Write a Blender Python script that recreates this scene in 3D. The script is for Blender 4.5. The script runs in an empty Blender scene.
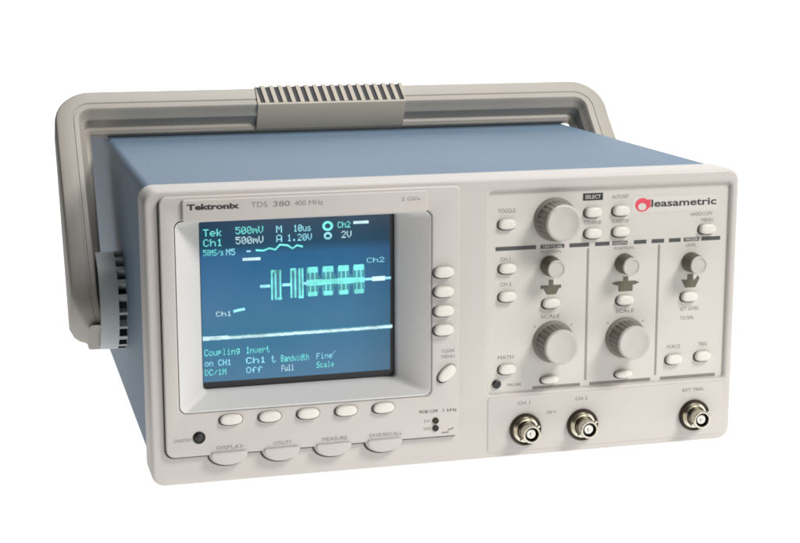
import bpy, bmesh, math, random
from mathutils import Vector, Matrix
random.seed(4)
S = 0.001                                  # everything below is written in millimetres
scene = bpy.context.scene
COL = scene.collection
PI = math.pi

# ------------------------------------------------------------------ materials
def lin(c):
    return tuple(((v/255.)/12.92 if v/255. <= .04045 else ((v/255.+.055)/1.055)**2.4) for v in c) + (1.,)

def mat(name, rgb, rough=.45, metal=0., bump=0., bscale=900., vary=.04, vscale=14., spec=.5, emit=None, estr=0., coat=0.):
    m = bpy.data.materials.new(name); m.use_nodes = True
    nt = m.node_tree; b = nt.nodes['Principled BSDF']
    b.inputs['Metallic'].default_value = metal
    b.inputs['Specular IOR Level'].default_value = spec
    b.inputs['Coat Weight'].default_value = coat
    tc = nt.nodes.new('ShaderNodeTexCoord')
    base = lin(rgb)
    if vary:
        n = nt.nodes.new('ShaderNodeTexNoise'); n.inputs['Scale'].default_value = vscale; n.inputs['Detail'].default_value = 6
        nt.links.new(tc.outputs['Object'], n.inputs['Vector'])
        r = nt.nodes.new('ShaderNodeValToRGB')
        r.color_ramp.elements[0].position = .3; r.color_ramp.elements[1].position = .7
        r.color_ramp.elements[0].color = tuple(max(0, v*(1-vary)) for v in base[:3])+(1,)
        r.color_ramp.elements[1].color = tuple(min(1, v*(1+vary)) for v in base[:3])+(1,)
        nt.links.new(n.outputs['Fac'], r.inputs['Fac']); nt.links.new(r.outputs['Color'], b.inputs['Base Color'])
        mr = nt.nodes.new('ShaderNodeMapRange'); mr.inputs['To Min'].default_value = max(.02, rough-.07); mr.inputs['To Max'].default_value = min(1, rough+.07)
        nt.links.new(n.outputs['Fac'], mr.inputs['Value']); nt.links.new(mr.outputs['Result'], b.inputs['Roughness'])
    else:
        b.inputs['Base Color'].default_value = base; b.inputs['Roughness'].default_value = rough
    if bump:
        n2 = nt.nodes.new('ShaderNodeTexNoise'); n2.inputs['Scale'].default_value = bscale; n2.inputs['Detail'].default_value = 3
        nt.links.new(tc.outputs['Object'], n2.inputs['Vector'])
        bp = nt.nodes.new('ShaderNodeBump'); bp.inputs['Strength'].default_value = bump; bp.inputs['Distance'].default_value = .0004
        nt.links.new(n2.outputs['Fac'], bp.inputs['Height']); nt.links.new(bp.outputs['Normal'], b.inputs['Normal'])
    if emit:
        b.inputs['Emission Color'].default_value = lin(emit); b.inputs['Emission Strength'].default_value = estr
    return m

M = dict(
    bezel=mat('warm_white_plastic', (182, 177, 172), .5, bump=.25, vary=.025),
    panel=mat('panel_plastic', (182, 177, 172), .5, bump=.25, vary=.025),
    surround=mat('surround_plastic', (196, 194, 192), .5, bump=.2, vary=.02),
    control=mat('control_panel_plastic', (189, 186, 179), .55, bump=.15, vary=.02),
    button=mat('button_plastic', (206, 202, 194), .4, vary=.03, vscale=60),
    shade_gap=mat('painted_shade_gap', (60, 56, 50), .7, vary=.1),  # dark slit colour that also paints shade at panel edge and buttons
    knob=mat('knob_plastic', (178, 173, 167), .5, bump=.15, vary=.03, vscale=50),
    knobside=mat('knob_side_rubber', (116, 111, 102), .65, vary=.06, vscale=60),
    smallside_shade=mat('position_knob_shade', (92, 89, 76), .65, vary=.08, vscale=60),  # sides coloured dark to stand in for shade on the small knobs
    cover=mat('blue_painted_steel', (90, 112, 132), .55, bump=.8, bscale=520, vary=.09, vscale=11),
    handle=mat('handle_plastic', (159, 153, 144), .5, bump=.35, vary=.05, vscale=20),
    grip=mat('grip_plastic', (174, 165, 151), .55, bump=.3, vary=.05),
    hub=mat('hub_plastic', (186, 190, 188), .5, bump=.3, vary=.05),
    dark=mat('dark_recess', (26, 26, 32), .6, vary=.1),
    black=mat('black_plastic', (14, 14, 16), .35, vary=.1),
    tube=mat('screen_mask_black', (10, 10, 20), .35, vary=.1),
    ink=mat('dark_ink', (46, 40, 40), .6, vary=.12, vscale=90),
    greyink=mat('grey_ink', (118, 113, 108), .6, vary=.1, vscale=90),
    softink=mat('soft_grey_ink', (128, 121, 115), .6, vary=.06, vscale=90),
    bar=mat('heading_bar_ink', (66, 66, 68), .55, vary=.15, vscale=90),
    olive=mat('olive_ink', (90, 87, 72), .6, vary=.12, vscale=90),
    line=mat('divider_ink', (138, 132, 128), .6, vary=.05),
    red=mat('sticker_red_ink', (205, 62, 82), .5, vary=.06, vscale=80),
    sticker=mat('sticker_film', (193, 190, 184), .35, vary=.02),
    metal=mat('nickel_metal', (200, 194, 180), .22, metal=1., vary=.08, vscale=120),
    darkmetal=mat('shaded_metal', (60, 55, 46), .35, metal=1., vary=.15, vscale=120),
    white=mat('dielectric_white', (232, 230, 222), .5, vary=.03),
)

def screen_material():
    m = bpy.data.materials.new('lit_screen_glass'); m.use_nodes = True
    nt = m.node_tree; b = nt.nodes['Principled BSDF']
    b.inputs['Base Color'].default_value = (.012, .02, .035, 1); b.inputs['Roughness'].default_value = .16
    tc = nt.nodes.new('ShaderNodeTexCoord')
    sep = nt.nodes.new('ShaderNodeSeparateXYZ'); nt.links.new(tc.outputs['Object'], sep.inputs[0])
    # vertical ramp along the tube: dark teal header at the top, mid blue below
    mz = nt.nodes.new('ShaderNodeMapRange'); mz.inputs['From Min'].default_value = .056; mz.inputs['From Max'].default_value = .152
    nt.links.new(sep.outputs['Z'], mz.inputs['Value'])
    rp = nt.nodes.new('ShaderNodeValToRGB'); e = rp.color_ramp.elements
    e[0].position = 0; e[0].color = lin((48, 108, 142)); e[1].position = 1; e[1].color = lin((8, 46, 70))
    for p, c in ((.3, (46, 112, 146)), (.6, (46, 106, 146)), (.77, (40, 98, 140)), (.83, (12, 66, 90))):
        x = e.new(p); x.color = lin(c)
    nt.links.new(mz.outputs['Result'], rp.inputs['Fac'])
    n = nt.nodes.new('ShaderNodeTexNoise'); n.inputs['Scale'].default_value = 26; n.inputs['Detail'].default_value = 5
    nt.links.new(tc.outputs['Object'], n.inputs['Vector'])
    nr = nt.nodes.new('ShaderNodeValToRGB'); q = nr.color_ramp.elements
    q[0].position = .35; q[0].color = (.55, .95, .98, 1); q[1].position = .68; q[1].color = (1.35, 1.04, 1.05, 1)
    nt.links.new(n.outputs['Fac'], nr.inputs['Fac'])
    mx = nt.nodes.new('ShaderNodeMix'); mx.data_type = 'RGBA'; mx.blend_type = 'MULTIPLY'; mx.inputs['Factor'].default_value = 1
    nt.links.new(rp.outputs['Color'], mx.inputs[6]); nt.links.new(nr.outputs['Color'], mx.inputs[7])
    # scan lines
    w = nt.nodes.new('ShaderNodeTexWave'); w.bands_direction = 'Z'; w.inputs['Scale'].default_value = 420; w.inputs['Distortion'].default_value = 0
    nt.links.new(tc.outputs['Object'], w.inputs['Vector'])
    mw = nt.nodes.new('ShaderNodeMapRange'); mw.inputs['To Min'].default_value = .82; mw.inputs['To Max'].default_value = 1.0
    nt.links.new(w.outputs['Fac'], mw.inputs['Value'])
    # falls off towards the right-hand end of the tube
    mxr = nt.nodes.new('ShaderNodeMapRange'); mxr.inputs['From Min'].default_value = -.06; mxr.inputs['From Max'].default_value = -.034
    mxr.inputs['To Min'].default_value = 1; mxr.inputs['To Max'].default_value = .7
    nt.links.new(sep.outputs['X'], mxr.inputs['Value'])
    mm = nt.nodes.new('ShaderNodeMath'); mm.operation = 'MULTIPLY'
    nt.links.new(mw.outputs['Result'], mm.inputs[0]); nt.links.new(mxr.outputs['Result'], mm.inputs[1])
    nt.links.new(mx.outputs[2], b.inputs['Emission Color']); nt.links.new(mm.outputs[0], b.inputs['Emission Strength'])
    return m
M['screen'] = screen_material()

def glow(name, rgb, s=1.):
    m = mat(name, (20, 40, 40), .4, vary=0, emit=rgb, estr=s); nt = m.node_tree; b = nt.nodes['Principled BSDF']
    tc = nt.nodes.new('ShaderNodeTexCoord'); n = nt.nodes.new('ShaderNodeTexNoise'); n.inputs['Scale'].default_value = 160
    nt.links.new(tc.outputs['Object'], n.inputs['Vector'])
    mr = nt.nodes.new('ShaderNodeMapRange'); mr.inputs['From Min'].default_value = .3; mr.inputs['From Max'].default_value = .7
    mr.inputs['To Min'].default_value = .7*s; mr.inputs['To Max'].default_value = 1.12*s
    nt.links.new(n.outputs['Fac'], mr.inputs['Value']); nt.links.new(mr.outputs['Result'], b.inputs['Emission Strength'])
    return m
M['teal'] = glow('teal_phosphor', (112, 224, 216), 1.3)
M['dimteal'] = glow('dim_teal_phosphor', (58, 150, 160))
M['cyan'] = glow('cyan_phosphor', (150, 226, 244), 1.2)
M['halo'] = glow('phosphor_bloom', (62, 142, 164)); M['haze'] = glow('phosphor_haze', (58, 124, 158))
M['bright'] = glow('bright_phosphor', (214, 248, 255))

# ------------------------------------------------------------------ builders
def link(name, me, m, parent):
    o = bpy.data.objects.new(name, me)
    COL.objects.link(o)
    if m is not None:
        for k in (m if isinstance(m, (list, tuple)) else [m]):
            me.materials.append(k)
    if parent: o.parent = parent
    return o

def smooth(me, deg=35):
    me.shade_smooth(); me.set_sharp_from_angle(angle=math.radians(deg))

def fin(name, bm, m, parent=None, deg=35):
    bmesh.ops.recalc_face_normals(bm, faces=bm.faces)
    for v in bm.verts: v.co *= S
    me = bpy.data.meshes.new(name); bm.to_mesh(me); bm.free(); smooth(me, deg)
    return link(name, me, m, parent)

def rrect(x0, x1, z0, z1, r, n=8):
    pts = []
    for cx, cz, a0 in ((x1-r, z1-r, 0), (x0+r, z1-r, 90), (x0+r, z0+r, 180), (x1-r, z0+r, 270)):
        for i in range(n+1):
            a = math.radians(a0+90*i/n); pts.append((cx+r*math.cos(a), cz+r*math.sin(a)))
    return pts

def ell(cx, cz, rx, rz, n=32, rot=0, p=1.):
    out = []
    for i in range(n):
        a = 2*PI*i/n; c, s = math.cos(a), math.sin(a)
        x = rx*math.copysign(abs(c)**p, c); z = rz*math.copysign(abs(s)**p, s)
        out.append((cx+x*math.cos(rot)-z*math.sin(rot), cz+x*math.sin(rot)+z*math.cos(rot)))
    return out

def plate_mesh(outlines, yb, yf, bev=0., res=3):
    """flat sheet in the XZ plane with rounded edges; the first outline is the edge, the others are openings"""
    cu = bpy.data.curves.new('outline', 'CURVE'); cu.dimensions = '2D'; cu.fill_mode = 'BOTH'
    for pts in outlines:
        sp = cu.splines.new('POLY'); sp.points.add(len(pts)-1); sp.use_cyclic_u = True
        for p, q in zip(sp.points, pts): p.co = (q[0]*S, q[1]*S, 0, 1)
    half = (yb-yf)/2
    cu.extrude = max(0, half-bev)*S; cu.bevel_depth = bev*S; cu.bevel_resolution = res; cu.offset = -bev*S
    o = bpy.data.objects.new('outline', cu); COL.objects.link(o)
    dg = bpy.context.evaluated_depsgraph_get()
    me = bpy.data.meshes.new_from_object(o.evaluated_get(dg)); me.materials.clear()
    bpy.data.objects.remove(o); bpy.data.curves.remove(cu)
    mid = (yb+yf)/2
    me.transform(Matrix.Translation((0, mid*S, 0)) @ Matrix.Rotation(PI/2, 4, 'X'))
    bm = bmesh.new(); bm.from_mesh(me); bmesh.ops.remove_doubles(bm, verts=bm.verts, dist=1e-6)
    bmesh.ops.recalc_face_normals(bm, faces=bm.faces); bm.to_mesh(me); bm.free()
    return me

def plate(name, outlines, yb, yf, m, parent, bev=0., res=3, deg=35):
    me = plate_mesh(outlines, yb, yf, bev, res); me.name = name; smooth(me, deg)
    return link(name, me, m, parent)

def join(name, metas, parent, mats=None):
    """several meshes (mesh, material) as ONE mesh object"""
    bm = bmesh.new(); ms = []
    for me, m in metas:
        if m not in ms: ms.append(m)
        n0 = len(bm.faces); bm.from_mesh(me); bm.faces.ensure_lookup_table()
        for f in bm.faces[n0:]: f.material_index = ms.index(m)
        bpy.data.meshes.remove(me)
    me = bpy.data.meshes.new(name); bm.to_mesh(me); bm.free(); smooth(me)
    return link(name, me, ms, parent)

def text_mesh(body, x, z, h, y, align='CENTER', bold=0., width=None, shear=0., th=.06):
    """lettering of cap height h lying on the plane y, fitted to the given width"""
    cu = bpy.data.curves.new('letters', 'FONT'); cu.body = body; cu.size = h*S/.69; cu.align_x = align
    cu.extrude = th*S; cu.offset = bold*S; cu.shear = shear; cu.space_line = .95; cu.resolution_u = 3
    o = bpy.data.objects.new('letters', cu); COL.objects.link(o)
    dg = bpy.context.evaluated_depsgraph_get()
    me = bpy.data.meshes.new_from_object(o.evaluated_get(dg)); me.materials.clear()
    bpy.data.objects.remove(o); bpy.data.curves.remove(cu)
    xs = [v.co.x for v in me.vertices] or [0, 1]
    sx = width*S/max(1e-9, max(xs)-min(xs)) if width else 1.
    me.transform(Matrix.Translation((x*S, (y-th)*S, z*S)) @ Matrix.Rotation(PI/2, 4, 'X') @ Matrix.Diagonal((sx, 1, 1, 1)))
    return me

def bar_mesh(x0, x1, z0, z1, y, th=.08):
    return plate_mesh([[(x0, z0), (x1, z0), (x1, z1), (x0, z1)]], y, y-th)

def poly_mesh(pts, y, th=.08):
    return plate_mesh([pts], y, y-th)

def stroke(pts, w, y, th=.1):
    """a thin ribbon along a line in the XZ plane"""
    bm = bmesh.new(); L = []
    for i, p in enumerate(pts):
        a = Vector(pts[max(0, i-1)]); b = Vector(pts[min(len(pts)-1, i+1)]); d = (b-a).normalized(); n = Vector((-d.y, d.x))*w/2
        L.append([bm.verts.new((p[0]+n.x*s, y-th, p[1]+n.y*s)) for s in (-1, 1)])
    for i in range(len(L)-1): bm.faces.new((L[i][0], L[i+1][0], L[i+1][1], L[i][1]))
    bmesh.ops.recalc_face_normals(bm, faces=bm.faces)
    for v in bm.verts: v.co *= S
    me = bpy.data.meshes.new('ribbon'); bm.to_mesh(me); bm.free(); return me

def lathe(bm, prof, seg=48, flute=0., nfl=0, mi=None, dx=0, dz=0):
    """profile (radius, y) turned about the Y axis; returns nothing, adds to bm"""
    rings = []
    for k, (r, y) in enumerate(prof):
        ring = []
        for i in range(seg):
            a = 2*PI*i/seg
            rr = r
            if flute and k in flute: rr = r*(1-.035*(1+math.cos(a*nfl))/2*1.6)
            ring.append(bm.verts.new((dx+rr*math.cos(a), y, dz+rr*math.sin(a))))
        rings.append(ring)
    for k in range(len(rings)-1):
        for i in range(seg):
            j = (i+1) % seg
            f = bm.faces.new((rings[k][i], rings[k][j], rings[k+1][j], rings[k+1][i]))
            if mi: f.material_index = mi[k]
    f = bm.faces.new(rings[-1])
    if mi: f.material_index = mi[-1]
    return rings

# ------------------------------------------------------------------ the setting: white sweep with an added glow that drowns the contact shadow
bg = bpy.data.materials.new('glowing_white_sweep'); bg.use_nodes = True
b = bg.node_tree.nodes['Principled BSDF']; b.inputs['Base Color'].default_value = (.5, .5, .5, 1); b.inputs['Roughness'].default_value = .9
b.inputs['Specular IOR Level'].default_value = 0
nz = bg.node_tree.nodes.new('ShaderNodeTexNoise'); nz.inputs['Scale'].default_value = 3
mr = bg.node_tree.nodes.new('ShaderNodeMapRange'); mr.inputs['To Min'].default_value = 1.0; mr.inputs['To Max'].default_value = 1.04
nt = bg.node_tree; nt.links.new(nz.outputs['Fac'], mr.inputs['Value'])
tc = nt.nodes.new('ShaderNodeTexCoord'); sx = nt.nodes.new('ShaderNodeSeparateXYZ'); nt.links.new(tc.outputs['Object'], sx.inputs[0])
out_ = mr.outputs['Result']                # added glow, faded at left and front edges to keep the case side dark
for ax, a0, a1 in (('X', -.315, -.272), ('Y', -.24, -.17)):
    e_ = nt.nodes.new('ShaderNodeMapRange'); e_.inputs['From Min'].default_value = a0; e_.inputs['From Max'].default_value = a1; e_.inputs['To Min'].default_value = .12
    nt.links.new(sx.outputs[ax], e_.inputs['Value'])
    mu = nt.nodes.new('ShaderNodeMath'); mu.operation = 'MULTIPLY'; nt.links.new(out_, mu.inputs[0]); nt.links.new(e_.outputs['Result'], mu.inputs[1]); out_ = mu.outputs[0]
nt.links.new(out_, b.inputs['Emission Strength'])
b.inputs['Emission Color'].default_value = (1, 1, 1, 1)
bm = bmesh.new(); prof = [(-500, 0), (900, 0)]
for i in range(1, 13):
    a = math.radians(90*i/12); prof.append((900+260*math.sin(a), 260-260*math.cos(a)))
prof.append((1160, 1100)); rows = []
for y, z in prof: rows.append([bm.verts.new((x, y, z)) for x in (-900, 1500)])
for i in range(len(rows)-1): bm.faces.new((rows[i][0], rows[i][1], rows[i+1][1], rows[i+1][0]))
bd = fin('backdrop', bm, bg); bd['kind'] = 'structure'

# ------------------------------------------------------------------ the oscilloscope
scope = bpy.data.objects.new('oscilloscope', None); COL.objects.link(scope); scope.empty_display_size = .05
scope['label'] = 'bench oscilloscope with blue case, off-white front, lit blue screen and tilted grey carrying handle'
scope['category'] = 'oscilloscope'

H = 171.
# --- case
case = plate('case_cover', [rrect(-177.5, 178.2, 2.2, H-.4, 5)], 470, 30, M['cover'], scope, bev=3, res=4)
plate('gasket', [rrect(-174.5, 174.5, 4, H-4, 5)], 32, 26, M['dark'], scope)
# --- front frame with openings for the screen and for the control panel
CP = (20.8, 175.2, 40.6, 162.8)             # control panel recess
HX = (-164.5, -15.5, 43.5, 154.5)          # screen opening
frame = plate('front_bezel', [rrect(-181, 181, .3, H+.6, 8), rrect(HX[0]-1, HX[1]+1, HX[2]-1, HX[3]+1, 3), rrect(*CP, 2.)], 28, 0, M['bezel'], scope, bev=2.6, res=4)

# --- display panel: raised, its lower edge bulging around the four menu keys
KEYS = (-137., -106.2, -75.4, -44.6)
out = [(-172.6+5, 18), ]
for kx in KEYS:
    out.append((kx-12.2, 18)); 
    for i in range(0, 15):
        a = PI+PI*i/14; out.append((kx+11.2*math.cos(a), 18.1+6.9*math.sin(a)))
    out.append((kx+12.2, 18))
X1, Z1 = 1.5, 168.2
out += [(X1-2, 18)] + [(X1-2+2*math.sin(a), 20-2*math.cos(a)) for a in (PI/8, PI/4, 3*PI/8, PI/2)]
out += [(X1-3+3*math.cos(a), Z1-3+3*math.sin(a)) for a in (0, PI/8, PI/4, 3*PI/8, PI/2)]
out += [(-172.6+4-4*math.sin(a), Z1-4+4*math.cos(a)) for a in (0, PI/8, PI/4, 3*PI/8, PI/2)]
out += [(-172.6+5-5*math.cos(a), 18+5-5*math.sin(a)) for a in (0, PI/8, PI/4, 3*PI/8)]
disp = plate('display_panel', [out, rrect(*HX, 4)], 1.5, -3.2, M['panel'], scope, bev=1.0)
plate('panel_shade_strip', [[(x-.75, z-1.0) for x, z in out], rrect(HX[0]-2, HX[1]+2, HX[2]-2, HX[3]+2, 3)], 1., -.9, M['shade_gap'], scope)  # dark copy of the outline, shifted down-left to draw the shade below it
# --- title strip standing proud over the screen opening
strip = plate('title_strip', [rrect(-160, -19, 154.2, 166.6, 1.2)], -2.6, -5.2, M['panel'], scope, bev=.7)

# --- screen surround: a funnel with a shallow outer lip
def loop(bm, pts, y): return [bm.verts.new((p[0], y, p[1])) for p in pts]
bm = bmesh.new()
N = 8
L = [loop(bm, rrect(HX[0]+.4, HX[1]-.4, HX[2]+.4, HX[3]-.4, 4, N), 3),
     loop(bm, rrect(HX[0]+.4, HX[1]-.4, HX[2]+.4, HX[3]-.4, 4, N), -2.8),
     loop(bm, rrect(HX[0]+1.4, HX[1]-1.4, HX[2]+1.2, HX[3]-1, 4, N), -2.2),
     loop(bm, rrect(-149.2, -31.6, 50.6, 153.0, 3.5, N), 12.5),
     loop(bm, rrect(-148.4, -32.4, 51.4, 152.2, 3., N), 14.2),
     loop(bm, rrect(-148.4, -32.4, 51.4, 152.2, 3., N), 20)]
for a, c in zip(L, L[1:]):
    for i in range(len(a)):
        j = (i+1) % len(a); bm.faces.new((a[i], a[j], c[j], c[i]))
fin('screen_surround', bm, M['surround'], scope, 28)
plate('screen_mask', [rrect(-152, -29, 47, 155, 3)], 24, 18.6, M['tube'], scope)
# --- the tube face: gently convex glass
SX0, SX1, SZ0, SZ1 = -147.6, -35.4, 55.8, 151.6
bm = bmesh.new(); nx, nzz = 24, 20; g = []
def tube_y(x, z):
    u = (x-(SX0+SX1)/2)/((SX1-SX0)/2); v = (z-(SZ0+SZ1)/2)/((SZ1-SZ0)/2)
    return 16.4+1.1*(u*u+v*v)*.7
for i in range(nx+1):
    g.append([bm.verts.new((SX0+(SX1-SX0)*i/nx, tube_y(SX0+(SX1-SX0)*i/nx, SZ0+(SZ1-SZ0)*j/nzz), SZ0+(SZ1-SZ0)*j/nzz)) for j in range(nzz+1)])
for i in range(nx):
    for j in range(nzz): bm.faces.new((g[i][j], g[i+1][j], g[i+1][j+1], g[i][j+1]))
screen = fin('screen', bm, M['screen'], scope, 180)

# --- what the screen shows
def on_tube(o):
    for v in o.data.vertices:
        v.co.y = v.co.y - 14*S + (tube_y(v.co.x/S, v.co.z/S)-.35)*S
    return o
Y = 14.
FONT = {k: [int(v[i:i+2], 16) for i in range(0, 10, 2)] for k, v in dict(zip('0123456789', '3E5149453E 00427F4000 4261514946 2141454B31 1814127F10 2745454539 3C4A494930 0171090503 3649494936 064949291E'.split())).items()}
FONT.update({k: [int(v[i:i+2], 16) for i in range(0, 10, 2)] for k, v in zip('ABCDEFHIMNOPRSTUVX', '7E1111117E 7F49494936 3E41414122 7F4141221C 7F49494941 7F09090901 7F0808087F 00417F4100 7F020C027F 7F0408107F 3E4141413E 7F09090906 7F09192946 4649494931 01017F0101 3F4040403F 1F2040201F 6314081463'.split())})
FONT.update({k: [int(v[i:i+2], 16) for i in range(0, 10, 2)] for k, v in zip('abcdefghiklmnoprstuvwy./:- ', '2054545478 7F48444438 3844444420 384444487F 3854545418 087E090102 0C5252523E 7F08040478 00447D4000 7F10284400 00417F4000 7C04180478 7C08040478 3844444438 7C14141408 7C08040408 4854545420 043F444020 3C4040207C 1C2040201C 3C4030403C 0C5050503C 0060600000 2010080402 0036360000 0808080808 0000000000'.split())})
def pixel_mesh(body, x, z, h, width):
    """characters of the display's dot matrix, cap height h, fitted to the given width"""
    bm = bmesh.new(); cw = width/(6*len(body)-1); ch = h/7
    for n, c in enumerate(body):
        for i, bits in enumerate(FONT[c]):
            for j in range(7):
                if bits >> j & 1:
                    x0 = x+(6*n+i)*cw; z0 = z+(6-j)*ch
                    q = [bm.verts.new((p*S, Y*S, r_*S)) for p, r_ in ((x0-.12*cw, z0), (x0+cw*.86, z0), (x0+cw*.86, z0+ch*.9), (x0-.12*cw, z0+ch*.9))]
                    bm.faces.new(q)
    me = bpy.data.meshes.new('readout'); bm.to_mesh(me); bm.free(); return me
T = []
def st(s, x, z, h, w, m='teal'): T.append((pixel_mesh(s, x, z, h, w), M[m]))
st('Tek', -145.6, 141.8, 4.2, 11); st('Ch1', -145.6, 136., 4.2, 11); st('50MS/s', -145.8, 130.6, 3.5, 11.6); st('M5', -132.8, 130.4, 3.7, 5.2, 'cyan')
st('500mV', -127, 142.4, 4.2, 16); st('500mV', -127, 136.6, 4.2, 16, 'bright')
st('M', -103.4, 142.2, 4.2, 3.4, 'cyan'); st('A', -103.4, 136.8, 4.2, 3.4, 'cyan')
st('10us', -93.2, 142.4, 4.0, 10.4, 'cyan'); st('1.20V', -97, 137., 4.0, 14.5, 'cyan')
T.append((plate_mesh([ell(-73, 144.8, 3.2, 2.9, 24), ell(-73, 144.8, 1.7, 1.5, 24)[::-1]], Y, Y-.03), M['teal']))
T.append((plate_mesh([ell(-73., 139., 2.5, 2.2, 20), ell(-73., 139., 1.2, 1., 20)[::-1]], Y, Y-.03), M['cyan']))
st('Ch2', -67, 143.4, 3.6, 7.6, 'teal'); st('2V', -64.8, 137.4, 4, 6, 'bright')
T.append((bar_mesh(-57.6, -48.4, 145.2, 146.9, Y, .03), M['bright']))
T.append((stroke([(-121, 132.2), (-118.6, 132.2)], .9, Y, .03), M['cyan']))
T.append((stroke([(-115.6, 132.6), (-111, 132.2), (-107.6, 133.4), (-104.2, 132.4), (-101.4, 135.2), (-97, 134.6), (-94, 132.6), (-91.5, 134.4), (-88, 133.4)], 1.1, Y, .03), M['teal']))
T.append((bar_mesh(-123.4, -113, 126.7, 128.4, Y, .03), M['bright']))
st('Ch2', -49.6, 121.8, 3.0, 10.6, 'cyan')
st('Ch1', -139.4, 94.8, 2.9, 9, 'bright'); T.append((stroke([(-129.4, 97.2), (-126.6, 97.9), (-122.6, 98.4)], 1.6, Y, .03), M['cyan']))
NT = len(T)
# soft-key menu along the bottom of the screen
st('Coupling', -146.6, 71.6, 4.0, 20.4); st('on CH1', -146.6, 65.4, 3.7, 15.4, 'cyan'); st('DC/1M', -146.6, 59.8, 3.7, 12.4)
st('Invert', -122.4, 71.6, 4.0, 14); st('Ch1', -122.4, 65.6, 3.7, 11.6, 'cyan'); st('Off', -122.4, 59.8, 3.7, 9.4, 'cyan')
st('t', -107.6, 65.2, 4.6, 2.6, 'cyan'); st('Bandwidth', -101.8, 65.4, 4.0, 16.6, 'teal'); st('Full', -101.6, 59.6, 3.7, 7.4, 'bright')
st('Fine', -80.6, 65.6, 3.6, 9.6, 'cyan'); st('Scale', -80.6, 60.2, 3.6, 10.6, 'teal'); st('/', -71.2, 67., 3.6, 2, 'cyan')
for k_, t_ in enumerate(T): on_tube(join('scale_readout' if k_ < NT else 'menu_text', [t_], screen))
W = []
by = 111.6
W.append((stroke([(-147.4+113.2*i/30, 82.0+.5*i/30) for i in range(31)], 2.8, Y+.06, .03), M['halo']))
for k_ in range(4): W.append((stroke([(-82.6+9.3*k_, 104.2+16*i/12) for i in range(13)], 7.4, Y+.06, .02), M['halo']))
W.append((stroke([(-104, 103.6+16.8*i/12) for i in range(13)], 6, Y+.06, .02), M['haze'])); W.append((stroke([(-91.8, 103.6+16.8*i/12) for i in range(13)], 7.2, Y+.06, .02), M['haze']))
# lower, steady trace
xs = [-147.4+113.2*i/160 for i in range(161)]
W.append((stroke([(x, 81.7+.7*(x+147)/113+random.uniform(-.14, .14)) for x in xs], 1.6, Y, .03), M['bright']))
W.append((stroke([(x, 82.4+random.uniform(-.1, .1)) for x in xs if x < -132], 1.6, Y, .032), M['bright']))
# digital bursts of the upper trace: levels at the top, the middle and the bottom
def hb(x0, x1, z, w, m): W.append((bar_mesh(x0, x1, z-w/2, z+w/2, Y, .03), M[m]))
def vb(x, z0, z1, w, m): W.append((bar_mesh(x-w/2, x+w/2, z0, z1, Y, .028), M[m]))
TOP, BOT = 120.8, 103.4
hb(-113.6, -107.6, by-.4, 1.7, 'cyan')
for x in (-106.6, -104.4, -101.6): vb(x, BOT-.6, TOP-.4, .95, 'teal')
hb(-107, -105.2, TOP-1, 1.5, 'teal'); hb(-103.4, -100.8, BOT, 1.3, 'teal'); hb(-104.6, -101.8, TOP-1.6, 1.2, 'dimteal')
hb(-100.6, -95, by-.2, 1.7, 'cyan')
for x in (-95.2, -92.8, -90.2, -88.4): vb(x, BOT, TOP, 1.0, 'teal')
hb(-95.6, -92.4, TOP-.6, 1.6, 'teal'); hb(-91, -88, BOT+.2, 1.4, 'teal'); hb(-88.6, -84.4, by, 1.6, 'cyan')
x = -85.6
for k in range(4):
    hb(x, x+6.2, TOP-1.4, 3.4, 'teal'); hb(x+.4, x+5.8, BOT+1.6, 2.6, 'teal')
    hb(x-.6, x+9.0 if k < 3 else x+6.4, by+.2, 3.0 if k % 2 else 3.6, 'teal')
    for q in range(5): vb(x+.5+q*1.32, BOT+1, TOP-1, .62, 'teal' if q % 2 else 'dimteal')
    vb(x+7.4, BOT+5, TOP-5, .6, 'dimteal') if k < 3 else None
    x += 9.3
hb(-51, -35.0, by+.4, 1.5, 'cyan'); hb(-46.6, -38.6, by+.4, 2.7, 'bright')
on_tube(join('waveform_trace', W, screen))

# --- buttons
def dome(cx, cz, rx, rz, y, h, p=.75, rot=0, tilt=0.):
    """an oval push button: dark slit with painted shade, upright flank, crowned cap"""
    bm = bmesh.new()
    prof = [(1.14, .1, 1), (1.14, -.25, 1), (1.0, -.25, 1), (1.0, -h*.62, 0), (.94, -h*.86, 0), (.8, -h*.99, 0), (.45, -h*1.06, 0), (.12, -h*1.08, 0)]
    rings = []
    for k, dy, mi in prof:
        ox, oz = (-.3, -.4) if k > 1.1 else (0, 0)  # slit shifted down-left, leaving a painted shade crescent beside the cap
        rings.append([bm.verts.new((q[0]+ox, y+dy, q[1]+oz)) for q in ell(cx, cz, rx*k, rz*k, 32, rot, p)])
    for k in range(len(rings)-1):
        for i in range(32):
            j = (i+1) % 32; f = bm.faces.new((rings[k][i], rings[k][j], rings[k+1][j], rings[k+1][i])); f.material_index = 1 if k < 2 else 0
    bm.faces.new(rings[-1])
    return bm
def button(cx, cz, y, rx=5.5, rz=3.2, h=3., rot=0, name='push_button', p=.75):
    rot += random.uniform(-.02, .02); h += random.uniform(-.15, .15)
    return fin(name, dome(cx, cz, rx, rz, y, h, p, rot), [M['button'], M['shade_gap']], scope, 50)

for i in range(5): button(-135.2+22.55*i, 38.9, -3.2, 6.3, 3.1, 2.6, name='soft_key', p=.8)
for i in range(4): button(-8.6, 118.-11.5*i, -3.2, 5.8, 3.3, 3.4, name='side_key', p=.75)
clear = button(-6.4, 57.0, -3.2, 6.2, 3.5, 2.4, rot=math.radians(42), name='clear_key', p=.9)

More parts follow.
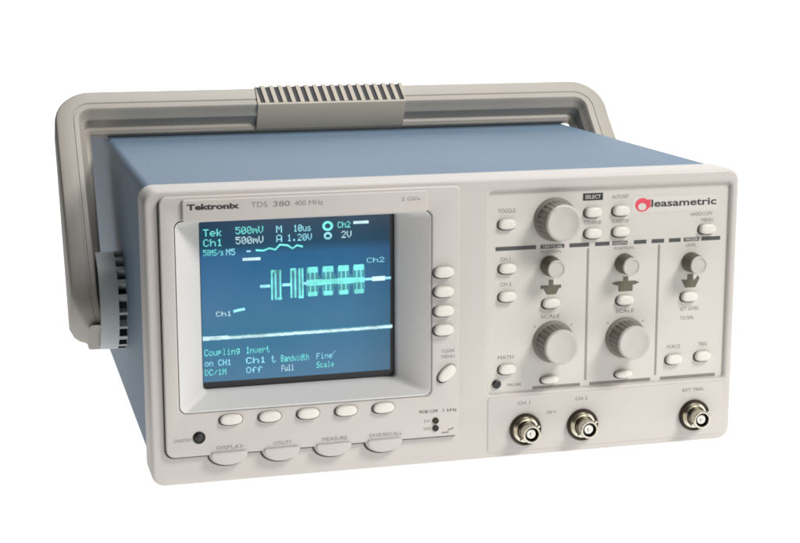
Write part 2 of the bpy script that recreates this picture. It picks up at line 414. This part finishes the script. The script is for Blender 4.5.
# half-round menu keys filling the bulges of the panel edge
menu_keys = []
for kx in KEYS:
    pts = [(kx-10.2, 18.8)] + [(kx+10.2*math.cos(PI+PI*i/20), 18.2+6.0*math.sin(PI+PI*i/20)) for i in range(21)] + [(kx+10.2, 18.8), (kx+9.4, 19.6), (kx-9.4, 19.6)]
    menu_keys.append(plate('menu_key', [pts], -2.6, -5.0, M['panel'], scope, bev=.8))

# standby button and probe contacts
bm = bmesh.new(); lathe(bm, [(3.6, -3.0), (3.6, -3.6), (3.1, -3.8), (2.9, -3.4), (2.7, -3.5), (2.5, -3.9), (1.6, -4.2), (.2, -4.25)], 32, dx=-153.8, dz=29.2)
fin('standby_button', bm, M['black'], scope)
for z, mm in ((28.2, 'darkmetal'), (23.6, 'black')):
    bm = bmesh.new(); lathe(bm, [(1.9, -3), (1.9, -3.9), (1.5, -4.1), (1.2, -3.7), (.2, -3.7)], 20, dx=-13.6+.4, dz=z)
    fin('probe_contact', bm, M[mm], scope)

# --- control panel
cp = plate('control_panel', [rrect(CP[0]-.6, CP[1]+.6, CP[2]-.6, CP[3]+.6, 2)], 8, 2.6, M['control'], scope)
CY = 2.6
for x0, x1 in ((83.3, 84.5), (129.5, 130.7)):
    plate('divider', [[(x0, 44.6), (x1, 44.6), (x1, 126.4), (x0, 126.4)]], CY+.2, CY-.25, M['line'], cp)
for x, z in ((32., 143.6), (86.2, 148.4), (86.4, 135.6), (104.2, 148.6), (104.4, 135.8), (161.2, 134.9),
             (32.6, 116.9), (32.7, 99.9), (33.1, 55.2), (60.4, 94.2), (108.2, 93.4), (150.7, 93.2),
             (141.9, 54.0), (161.3, 54.8)):
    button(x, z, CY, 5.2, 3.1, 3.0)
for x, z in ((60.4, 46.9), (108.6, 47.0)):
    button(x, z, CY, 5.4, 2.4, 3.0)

# --- knobs
def knob(cx, cz, r, h, side, name='control_knob'):
    bm = bmesh.new()
    sk = 1.2 if r > 8 else 1.1
    prof = [(r*sk, CY), (r*sk, CY-1.2), (r*1.1, CY-2.0), (r*1.06, CY-2.4), (r*1.03, CY-h*.82), (r*.99, CY-h*.93), (r*.9, CY-h), (r*.82, CY-h), (r*.74, CY-h+.5), (r*.3, CY-h+.55)]
    lathe(bm, prof, 96, flute=(3, 4), nfl=24, mi=[1, 1, 1, 1, 1, 0, 0, 0, 0, 0], dx=cx, dz=cz)
    return fin(name, bm, [M['knob'], M[side]], scope, 40)
knob(62.2, 145., 11., 15.5, 'knobside'); knob(62.4, 70.2, 10.8, 15.5, 'knobside'); knob(109.2, 69.8, 10.6, 15.5, 'knobside')
for x, z in ((59.6, 117.), (107.4, 116.), (151.4, 114.6)):
    knob(x, z, 5.6, 12., 'smallside_shade', 'position_knob')

# --- printing on the control panel
P = []
def pt(s, x, z, h, w=None, m='greyink', bold=0., y=CY): P.append((text_mesh(s, x, z-h/2, h, y, 'CENTER', bold, w, th=.04), M[m])); P[-1][0].name = 'label'
# dark heading bars with gaps for their titles
for x0, x1 in ((25.2, 50.6), (53.4, 68.6), (71.8, 84.4), (88.2, 97.6), (99.4, 109.2), (113.4, 121.6), (125, 133.2), (136.4, 144.2), (146.2, 156.4), (158., 170.6)):
    P.append((bar_mesh(x0, x1, 127.5, 129.9, CY), M['bar'])); P[-1][0].name = 'heading_bar'
pt('VERTICAL', 61, 128.7, 1.5, 12.6, 'sticker', .02, CY-.1); pt('HORIZONTAL', 104.4, 128.7, 1.5, 9.0, 'sticker', .02, CY-.1); pt('TRIGGER', 151.3, 128.7, 1.5, 8.8, 'sticker', .02, CY-.1)
P.append((bar_mesh(79.8, 92.6, 155.4, 159.8, CY), M['dark'])); pt('SELECT', 86.2, 157.6, 2.2, 10, 'sticker', .02, CY-.1)
pt('TOGGLE', 32, 151.4, 2.3, 11); pt('COARSE', 86.4, 142., 2.1, 11); pt('AUTOSET', 104, 157., 2.2, 11, 'greyink'); pt('RUN/STOP', 104.2, 142., 2.0, 11)
pt('HARDCOPY', 157.6, 144.2, 2.2, 14.5); pt('MENU', 161.4, 140.4, 2.0, 8)
pt('CH 1', 31.6, 122.4, 2.2, 6); pt('CH 2', 31.8, 107.2, 2.2, 7); pt('MATH', 32.4, 62.4, 2.3, 10)
pt('POSITION', 60.0, 125.6, 1.7, 12.5); pt('POSITION', 107, 125.4, 1.7, 12.5); pt('LEVEL', 151.2, 125.2, 1.8, 7)
pt('SCALE', 60.4, 86., 2.1, 12); pt('SCALE', 108.6, 86.4, 2.1, 12)
pt('SET LEVEL', 151.6, 85.4, 2.2, 13); pt('TO 50%', 150, 79.6, 2.2, 9)
pt('FORCE', 141.8, 61.8, 2.2, 9); pt('TRIG', 161.4, 62.2, 2.4, 6)
pt('PROBE', 38., 42.+3., 1.7, 9)
for x0, x1, z in ((49.6, 80.4, 42.2), (86.6, 126.8, 42.2), (133.4, 170.4, 42.2)):
    P.append((bar_mesh(x0, x1, z-1.1, z+.9, CY), M['greyink']))
# symbols below the position knobs
def icon(cx, z, hw, kind):
    I = []
    def add(me): I.append((me, M['olive']))
    if kind == 0:
        add(bar_mesh(cx-hw, cx+hw, z-.2, z+1.9, CY, .1)); add(poly_mesh([(cx-4.6, z-.3), (cx-2.6, z-3.8), (cx+3.4, z-3.8), (cx+5.2, z-.3)], CY, .12)); add(bar_mesh(cx-1.4, cx+1.6, z+1.6, z+5.2, CY, .12))
    elif kind == 1:
        add(poly_mesh([(cx-hw, z+.6), (cx-hw+3, z-.7), (cx+hw-3, z-.7), (cx+hw, z+.6), (cx+hw-3, z+1.8), (cx-hw+3, z+1.8)], CY, .1)); add(bar_mesh(cx-4.6, cx+4.8, z-4.6, z-.4, CY, .12)); add(bar_mesh(cx-1.6, cx+1.8, z+1.6, z+4.6, CY, .12))
    else:
        add(poly_mesh([(cx-hw, z+2.2), (cx-3.4, z-3.), (cx+3.4, z-3.), (cx+hw, z+2.8), (cx+hw-1.4, z+4.4), (cx+3, z+2.0), (cx-3, z+2.0)], CY, .1)); add(bar_mesh(cx-2.2, cx+1.8, z+1.6, z+5.4, CY, .12))
    join('position_symbol', I, cp)
icon(60.4, 103.2, 6.6, 0); icon(108.6, 103.2, 9.2, 1); icon(151.6, 101.6, 6.2, 2)
# thin scale ticks round the large knobs
for cx, cz in ((62.4, 70.2), (109.2, 69.8)):
    for a in (140, 40): 
        aa = math.radians(a); P.append((stroke([(cx+14.2*math.cos(aa), cz+14.2*math.sin(aa)), (cx+16*math.cos(aa), cz+16*math.sin(aa))], .5, CY, .05), M['softink']))
for me_, m_ in P: join(me_.name.split('.')[0] if me_.name.startswith(('label', 'heading', 'printed')) else 'printed_mark', [(me_, m_)], cp)
# probe adjust dot
bm = bmesh.new(); lathe(bm, [(2.7, CY), (2.7, CY-1.), (2.1, CY-1.5), (.2, CY-1.6)], 28, dx=26.6, dz=46.2)
fin('indicator_lamp', bm, M['black'], scope)

# --- connector panel under the controls, slightly proud of the frame
con = plate('connector_panel', [rrect(20.4, 174.8, 4.2, 38.6, 2)], 1, -.4, M['panel'], scope, bev=.35)
Q = []
for s, x in (('CH 1', 43.6), ('CH 2', 80.4)):
    Q.append((text_mesh(s, x, 33.0, 2.0, -.4, 'CENTER', .04, 8, th=.04), M['softink']))
Q.append((text_mesh('EXT TRIG', 154.4, 33.2, 2.0, -.4, 'CENTER', .04, 14, th=.04), M['softink']))
Q.append((text_mesh('300 V', 61, 26, 1.8, -.4, 'CENTER', .03, 6, th=.04), M['softink']))
for q_ in Q: join('label', [q_], con)
def bnc(cx, cz):
    bm = bmesh.new()   # collar
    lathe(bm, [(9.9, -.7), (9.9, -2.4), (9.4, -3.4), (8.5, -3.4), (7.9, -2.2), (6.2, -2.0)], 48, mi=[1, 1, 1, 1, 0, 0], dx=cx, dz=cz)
    c = fin('connector', bm, [M['metal'], M['darkmetal']], scope, 30)
    bm = bmesh.new()   # barrel, hollow
    pr = [(6.3, -1.8), (6.3, -4.2), (5.5, -4.8), (5.5, -12.6), (5.1, -13.3), (4.5, -13.3), (4.2, -12.8), (4.2, -5.), (.3, -5.)]
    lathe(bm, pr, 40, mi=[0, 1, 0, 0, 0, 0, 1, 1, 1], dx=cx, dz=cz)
    for a in (35, 215):    # bayonet lugs
        d = Vector((math.cos(math.radians(a)), 0, math.sin(math.radians(a))))
        q = Vector((0, 0, 1)).rotation_difference(d).to_matrix().to_4x4()
        r = bmesh.ops.create_cone(bm, cap_ends=True, segments=14, radius1=1.1, radius2=1.0, depth=2.0, matrix=Matrix.Translation(Vector((cx, -9.4, cz))+d*6.2) @ q)
    fin('barrel', bm, [M['metal'], M['darkmetal']], c, 30)
    bm = bmesh.new(); lathe(bm, [(2.9, -5), (2.9, -11.4), (2.5, -11.8), (1.2, -11.8), (1.1, -9), (.2, -9)], 24, dx=cx, dz=cz)
    fin('insulator', bm, M['white'], c, 30)
    bm = bmesh.new(); lathe(bm, [(.95, -9), (.95, -12.2), (.6, -12.5), (.15, -12.4)], 14, dx=cx, dz=cz)
    fin('centre_pin', bm, M['metal'], c, 30)
for x, z in ((44.2, 17.6), (81.1, 17.6), (155.4, 17.9)): bnc(x, z)

# --- printing on the display panel
R = [(text_mesh('Tektronix', -143., 161.0, 3.0, -5.2, 'CENTER', .2, 29.4, th=.04), M['ink'])]
join('brand_lettering', R, strip)
R = [(text_mesh('TDS', -121.6, 161.0, 3.0, -5.2, 'LEFT', .0, 9.2, th=.04), M['softink']),
     (text_mesh('380', -109.2, 161.0, 3.0, -5.2, 'LEFT', .04, 9.4, th=.04), M['greyink']),
     (text_mesh('400 MHz', -96.8, 161.0, 2.8, -5.2, 'LEFT', .0, 16.4, th=.04), M['softink']),
     (text_mesh('2 GS/s', -34.6, 161.2, 2.0, -5.2, 'LEFT', .0, 11.2, th=.04), M['softink'])]
join('rating_lettering', R[3:], strip); join('model_lettering', R[:3], strip)
def label(name, items, parent): return join(name, [(text_mesh(t_, x_, z_, h_, y_, al_, 0., w_, th=.04), M[c_]) for t_, x_, z_, h_, y_, al_, w_, c_ in items], parent)
for t_, kx, w_, k_ in zip(('DISPLAY', 'UTILITY', 'MEASURE', 'SAVE/RECALL'), KEYS, (15.4, 10.6, 15, 20), menu_keys):
    label('key_label', [(t_, kx+.8, 21.2, 2.1, -3.2, 'CENTER', w_, 'greyink')], k_)
label('standby_label', [('ON/STBY', -163.2, 27.2, 1.9, -3.2, 'CENTER', 10.4, 'greyink')], disp)
label('probe_label', [('PROBE COMP', -23.4, 33.2, 1.9, -3.2, 'LEFT', 11.6, 'ink')], disp)
label('probe_label', [('5V', -20.6, 27.4, 1.7, -3.2, 'LEFT', 4, 'greyink')], disp)
label('probe_label', [('GND', -20.6, 22.8, 1.7, -3.2, 'LEFT', 4.6, 'greyink')], disp)
label('probe_label', [('1 kHz', -4.6, 33.2, 1.9, -3.2, 'CENTER', 8.4, 'ink')], disp)
join('ground_mark', [(stroke([(-9.4, 20.4), (-5.2, 20.4), (-5.2, 22.2), (-3., 22.2), (-2., 23.2)], .8, -3.2, .05), M['greyink'])], disp)
label('key_label', [('CLEAR', -5.6, 69.4, 1.9, -3.2, 'CENTER', 8, 'greyink'), ('MENU', -5.6, 66.0, 1.9, -3.2, 'CENTER', 8, 'greyink')], clear)

# --- company sticker on the control panel
stk = plate('sticker', [rrect(111.6, 168.6, 146.4, 156.4, 1.2)], CY+.05, CY-.12, M['sticker'], scope)
R = [(plate_mesh([ell(118.2, 151.3, 4.7, 4.2, 40), ell(118.2, 150.2, 2.7, 2.2, 40)[::-1]], CY-.12, CY-.2), M['red']),
     (text_mesh('leasametric', 145.4, 149.9, 4.2, CY-.12, 'CENTER', .12, 43, th=.05), M['ink']),
     (text_mesh('l', 122.8, 149.9, 4.4, CY-.2, 'CENTER', .3, 1.6, th=.05), M['red'])]
join('sticker_print', R, stk)

# ------------------------------------------------------------------ carrying handle
PIV = Vector((0, 185, 72)); ANG = math.radians(48)
U = Vector((0, math.cos(ANG), math.sin(ANG))); V = Vector((0, -math.sin(ANG), math.cos(ANG)))
def HP(x, u, v): return Vector((x+HX0, 0, 0)) + PIV + U*u + V*v
LEN, XA, RC = 154.6, 196.6, 13.2
HX0 = -4.
def hv(u): 
    if u < 0: return math.sqrt(max(9., 28.**2-u*u))
    return 28+(13-28)*min(1, u/(LEN-30))
path = []                                            # (x, u, outward dir (x,u), in-plane half, v half)
ups = [-27.8, -26.8, -24.5, -21, -15, -8, 0, 20, 45, 70, 95, 115, 132, LEN-RC]
for u in ups:
    k = max(0, (-u-8)/20)**1.6 * 5.5               # the outer side curves in towards the case at the end
    path.append((-XA+k, u, (-1, 0), 12.6-k, hv(u)))
for i in range(1, 9):
    a = math.radians(90*i/9); path.append((-XA+RC-RC*math.cos(a), LEN-RC+RC*math.sin(a), (-math.cos(a), math.sin(a)), 12.6, 13))
for i in range(0, 13): path.append((-XA+RC+(2*XA-2*RC)*i/12, LEN, (0, 1), 12.6, 13))
n0 = len(ups)+8
for q in reversed(path[:n0]): path.append((-q[0], q[1], (-q[2][0], q[2][1]), q[3], q[4]))
SEC = [(1, .5), (.97, .75), (.88, .93), (.74, 1), (.1, 1), (.07, .94), (-.03, .94), (-.06, 1), (-.22, 1), (-.3, .98), (-.4, .82), (-.42, .66), (-.62, .34), (-.66, .2), (-.6, .08), (-.68, -.06), (-.86, -.12), (-1, -.34), (-1, -.55), (-.86, -.98), (.7, -1), (.93, -.88), (1, -.6)]
bm = bmesh.new(); rings = []
for x, u, d, t, h in path:
    # the ridges near the edges keep their width where the arm widens
    ring = []
    for a, bb in SEC:
        vv = bb*10 + math.copysign(h-10, bb)
        ring.append(bm.verts.new(HP(x+d[0]*a*t, u+d[1]*a*t, vv)))
    rings.append(ring)
for a, c in zip(rings, rings[1:]):
    for i in range(len(SEC)):
        j = (i+1) % len(SEC); bm.faces.new((a[i], a[j], c[j], c[i]))
bm.faces.new(rings[0]); bm.faces.new(rings[-1])
handle = fin('handle', bm, M['handle'], scope, 32)
# grip in the middle of the bar
bm = bmesh.new()
GX0, GX1 = -63., 49.
sec = [(12.9, 3), (12.7, 12.0), (11.4, 13.2), (-3.0, 13.2), (-3.4, 14.1), (-4.8, 14.1), (-5.9, 12.7), (-12.7, -4.4), (-12.9, -7.2), (-11.1, -12.95), (10.6, -13.6), (12.9, -12)]
A = [bm.verts.new(HP(GX0, LEN+a, b_)) for a, b_ in sec]; B = [bm.verts.new(HP(GX1, LEN+a, b_)) for a, b_ in sec]
for i in range(len(sec)):
    j = (i+1) % len(sec); f = bm.faces.new((A[i], A[j], B[j], B[i])); f.material_index = 1 if i in (0, 1, 2) else 0
bm.faces.new(A); bm.faces.new(B)
nf = 17; pitch = (GX1-GX0)/nf
for k in range(nf+1):
    x0 = GX0+pitch*k-pitch*.27; x1 = x0+pitch*.46
    if k == 0: x0 = GX0
    if k == nf: x1 = GX1
    sl = pitch*.34
    def q(x, a, b_): return bm.verts.new(HP(x, LEN+a, b_))
    s0, s1 = (0 if k == 0 else -sl*.5), (0 if k == nf else -sl*.5)
    e0, e1 = (0 if k == 0 else sl*.5), (0 if k == nf else sl*.5)
    vs = [q(x0+s0, 13.1, 2.5), q(x1+s1, 13.1, 2.5), q(x1+s1, 13., 13.5), q(x0+s0, 13., 13.5), q(x0+s0, 12.2, 14.1), q(x1+s1, 12.2, 14.1), q(x1+e1, -3.2, 14.1), q(x0+e0, -3.2, 14.1), q(x0+e0, -3.1, 12), q(x1+e1, -3.1, 12), q(x1+s1, 8, 2.5), q(x0+s0, 8, 2.5)]
    for f in ((0, 1, 2, 3), (3, 2, 5, 4), (4, 5, 6, 7), (7, 6, 9, 8), (1, 0, 11, 10)): bm.faces.new([vs[i] for i in f])
    bm.faces.new([vs[i] for i in (0, 3, 4, 7, 8, 11)]); bm.faces.new([vs[i] for i in (1, 2, 5, 6, 9, 10)])
fin('grip', bm, [M['grip'], M['dark']], handle, 30)
# ratchet hubs between the arms and the case
for s in (-1, 1):
    bm = bmesh.new(); seg = 120
    def ring(x, fn): return [bm.verts.new((s*x + (HX0 if abs(x) > 183.5 else 0), PIV.y+fn(2*PI*i/seg)*math.cos(2*PI*i/seg), PIV.z+fn(2*PI*i/seg)*math.sin(2*PI*i/seg))) for i in range(seg)]
    tooth = lambda a: 32.6 if (a*20/(2*PI)) % 1 < .45 else 26.5
    rs = [ring(191, lambda a: 30), ring(191, lambda a: 32.6), ring(184, lambda a: 32.8), ring(183, lambda a: 32.8), ring(183, tooth), ring(177.6, tooth), ring(177.6, lambda a: 32.6), ring(176, lambda a: 32.6)]
    for a, c in zip(rs, rs[1:]):
        for i in range(seg):
            j = (i+1) % seg; f = bm.faces.new((a[i], a[j], c[j], c[i]))
            if a is rs[4] and (i*20/seg) % 1 >= .45: f.material_index = 1
            if a is rs[3] and (i*20/seg) % 1 >= .45: f.material_index = 1
    bmesh.ops.remove_doubles(bm, verts=bm.verts, dist=.001)
    fin('pivot_hub', bm, [M['hub'], M['dark']], handle, 30)

# ------------------------------------------------------------------ light
w = bpy.data.worlds.new('World'); scene.world = w; w.use_nodes = True
w.node_tree.nodes['Background'].inputs[0].default_value = (.95, .98, 1, 1); w.node_tree.nodes['Background'].inputs[1].default_value = .05
def area(name, loc, target, size, power, col):
    l = bpy.data.lights.new(name, 'AREA'); l.shape = 'RECTANGLE'; l.size = size[0]; l.size_y = size[1]; l.energy = power; l.color = col
    o = bpy.data.objects.new(name, l); COL.objects.link(o); o.location = loc
    o.rotation_euler = (Vector(target)-Vector(loc)).to_track_quat('-Z', 'Y').to_euler(); return o
area('softbox_key', (.75, -.75, 1.15), (0, .05, .1), (.4, .4), 21.5, (1, .985, .96))
area('added_fill', (.55, -1.7, .28), (0, .1, .12), (1.0, .5), 8.5, (1, .99, .97))  # unseen fill added in front to lighten the handle bar
area('softbox_top', (.2, .35, 1.5), (.1, .2, .1), (.7, .7), 15, (.97, .985, 1))

# ------------------------------------------------------------------ camera
px, py, pz, yaw, pitch, roll, foc = -269.3846, -869.8924, 297.3672, .264264, .195494, -.001431, 1580.892
cy, sy, cp_, sp = math.cos(yaw), math.sin(yaw), math.cos(pitch), math.sin(pitch)
fw = Vector((sy*cp_, cy*cp_, -sp)); r = Vector((cy, -sy, 0)); u = r.cross(fw)
r2 = r*math.cos(roll)+u*math.sin(roll); u2 = -r*math.sin(roll)+u*math.cos(roll)
cam = bpy.data.cameras.new('camera'); cam.sensor_width = 36; cam.sensor_fit = 'HORIZONTAL'; cam.lens = 36*foc/800
cam.clip_start = .05; cam.clip_end = 50
co = bpy.data.objects.new('camera', cam); COL.objects.link(co)
m4 = Matrix((r2, u2, -fw)).transposed().to_4x4(); m4.translation = Vector((px, py, pz))*S
co.matrix_world = m4
scene.camera = co
scene.view_settings.view_transform = 'Standard'; scene.view_settings.look = 'None'; scene.view_settings.exposure = 0
scene.cycles.filter_width = 1.9
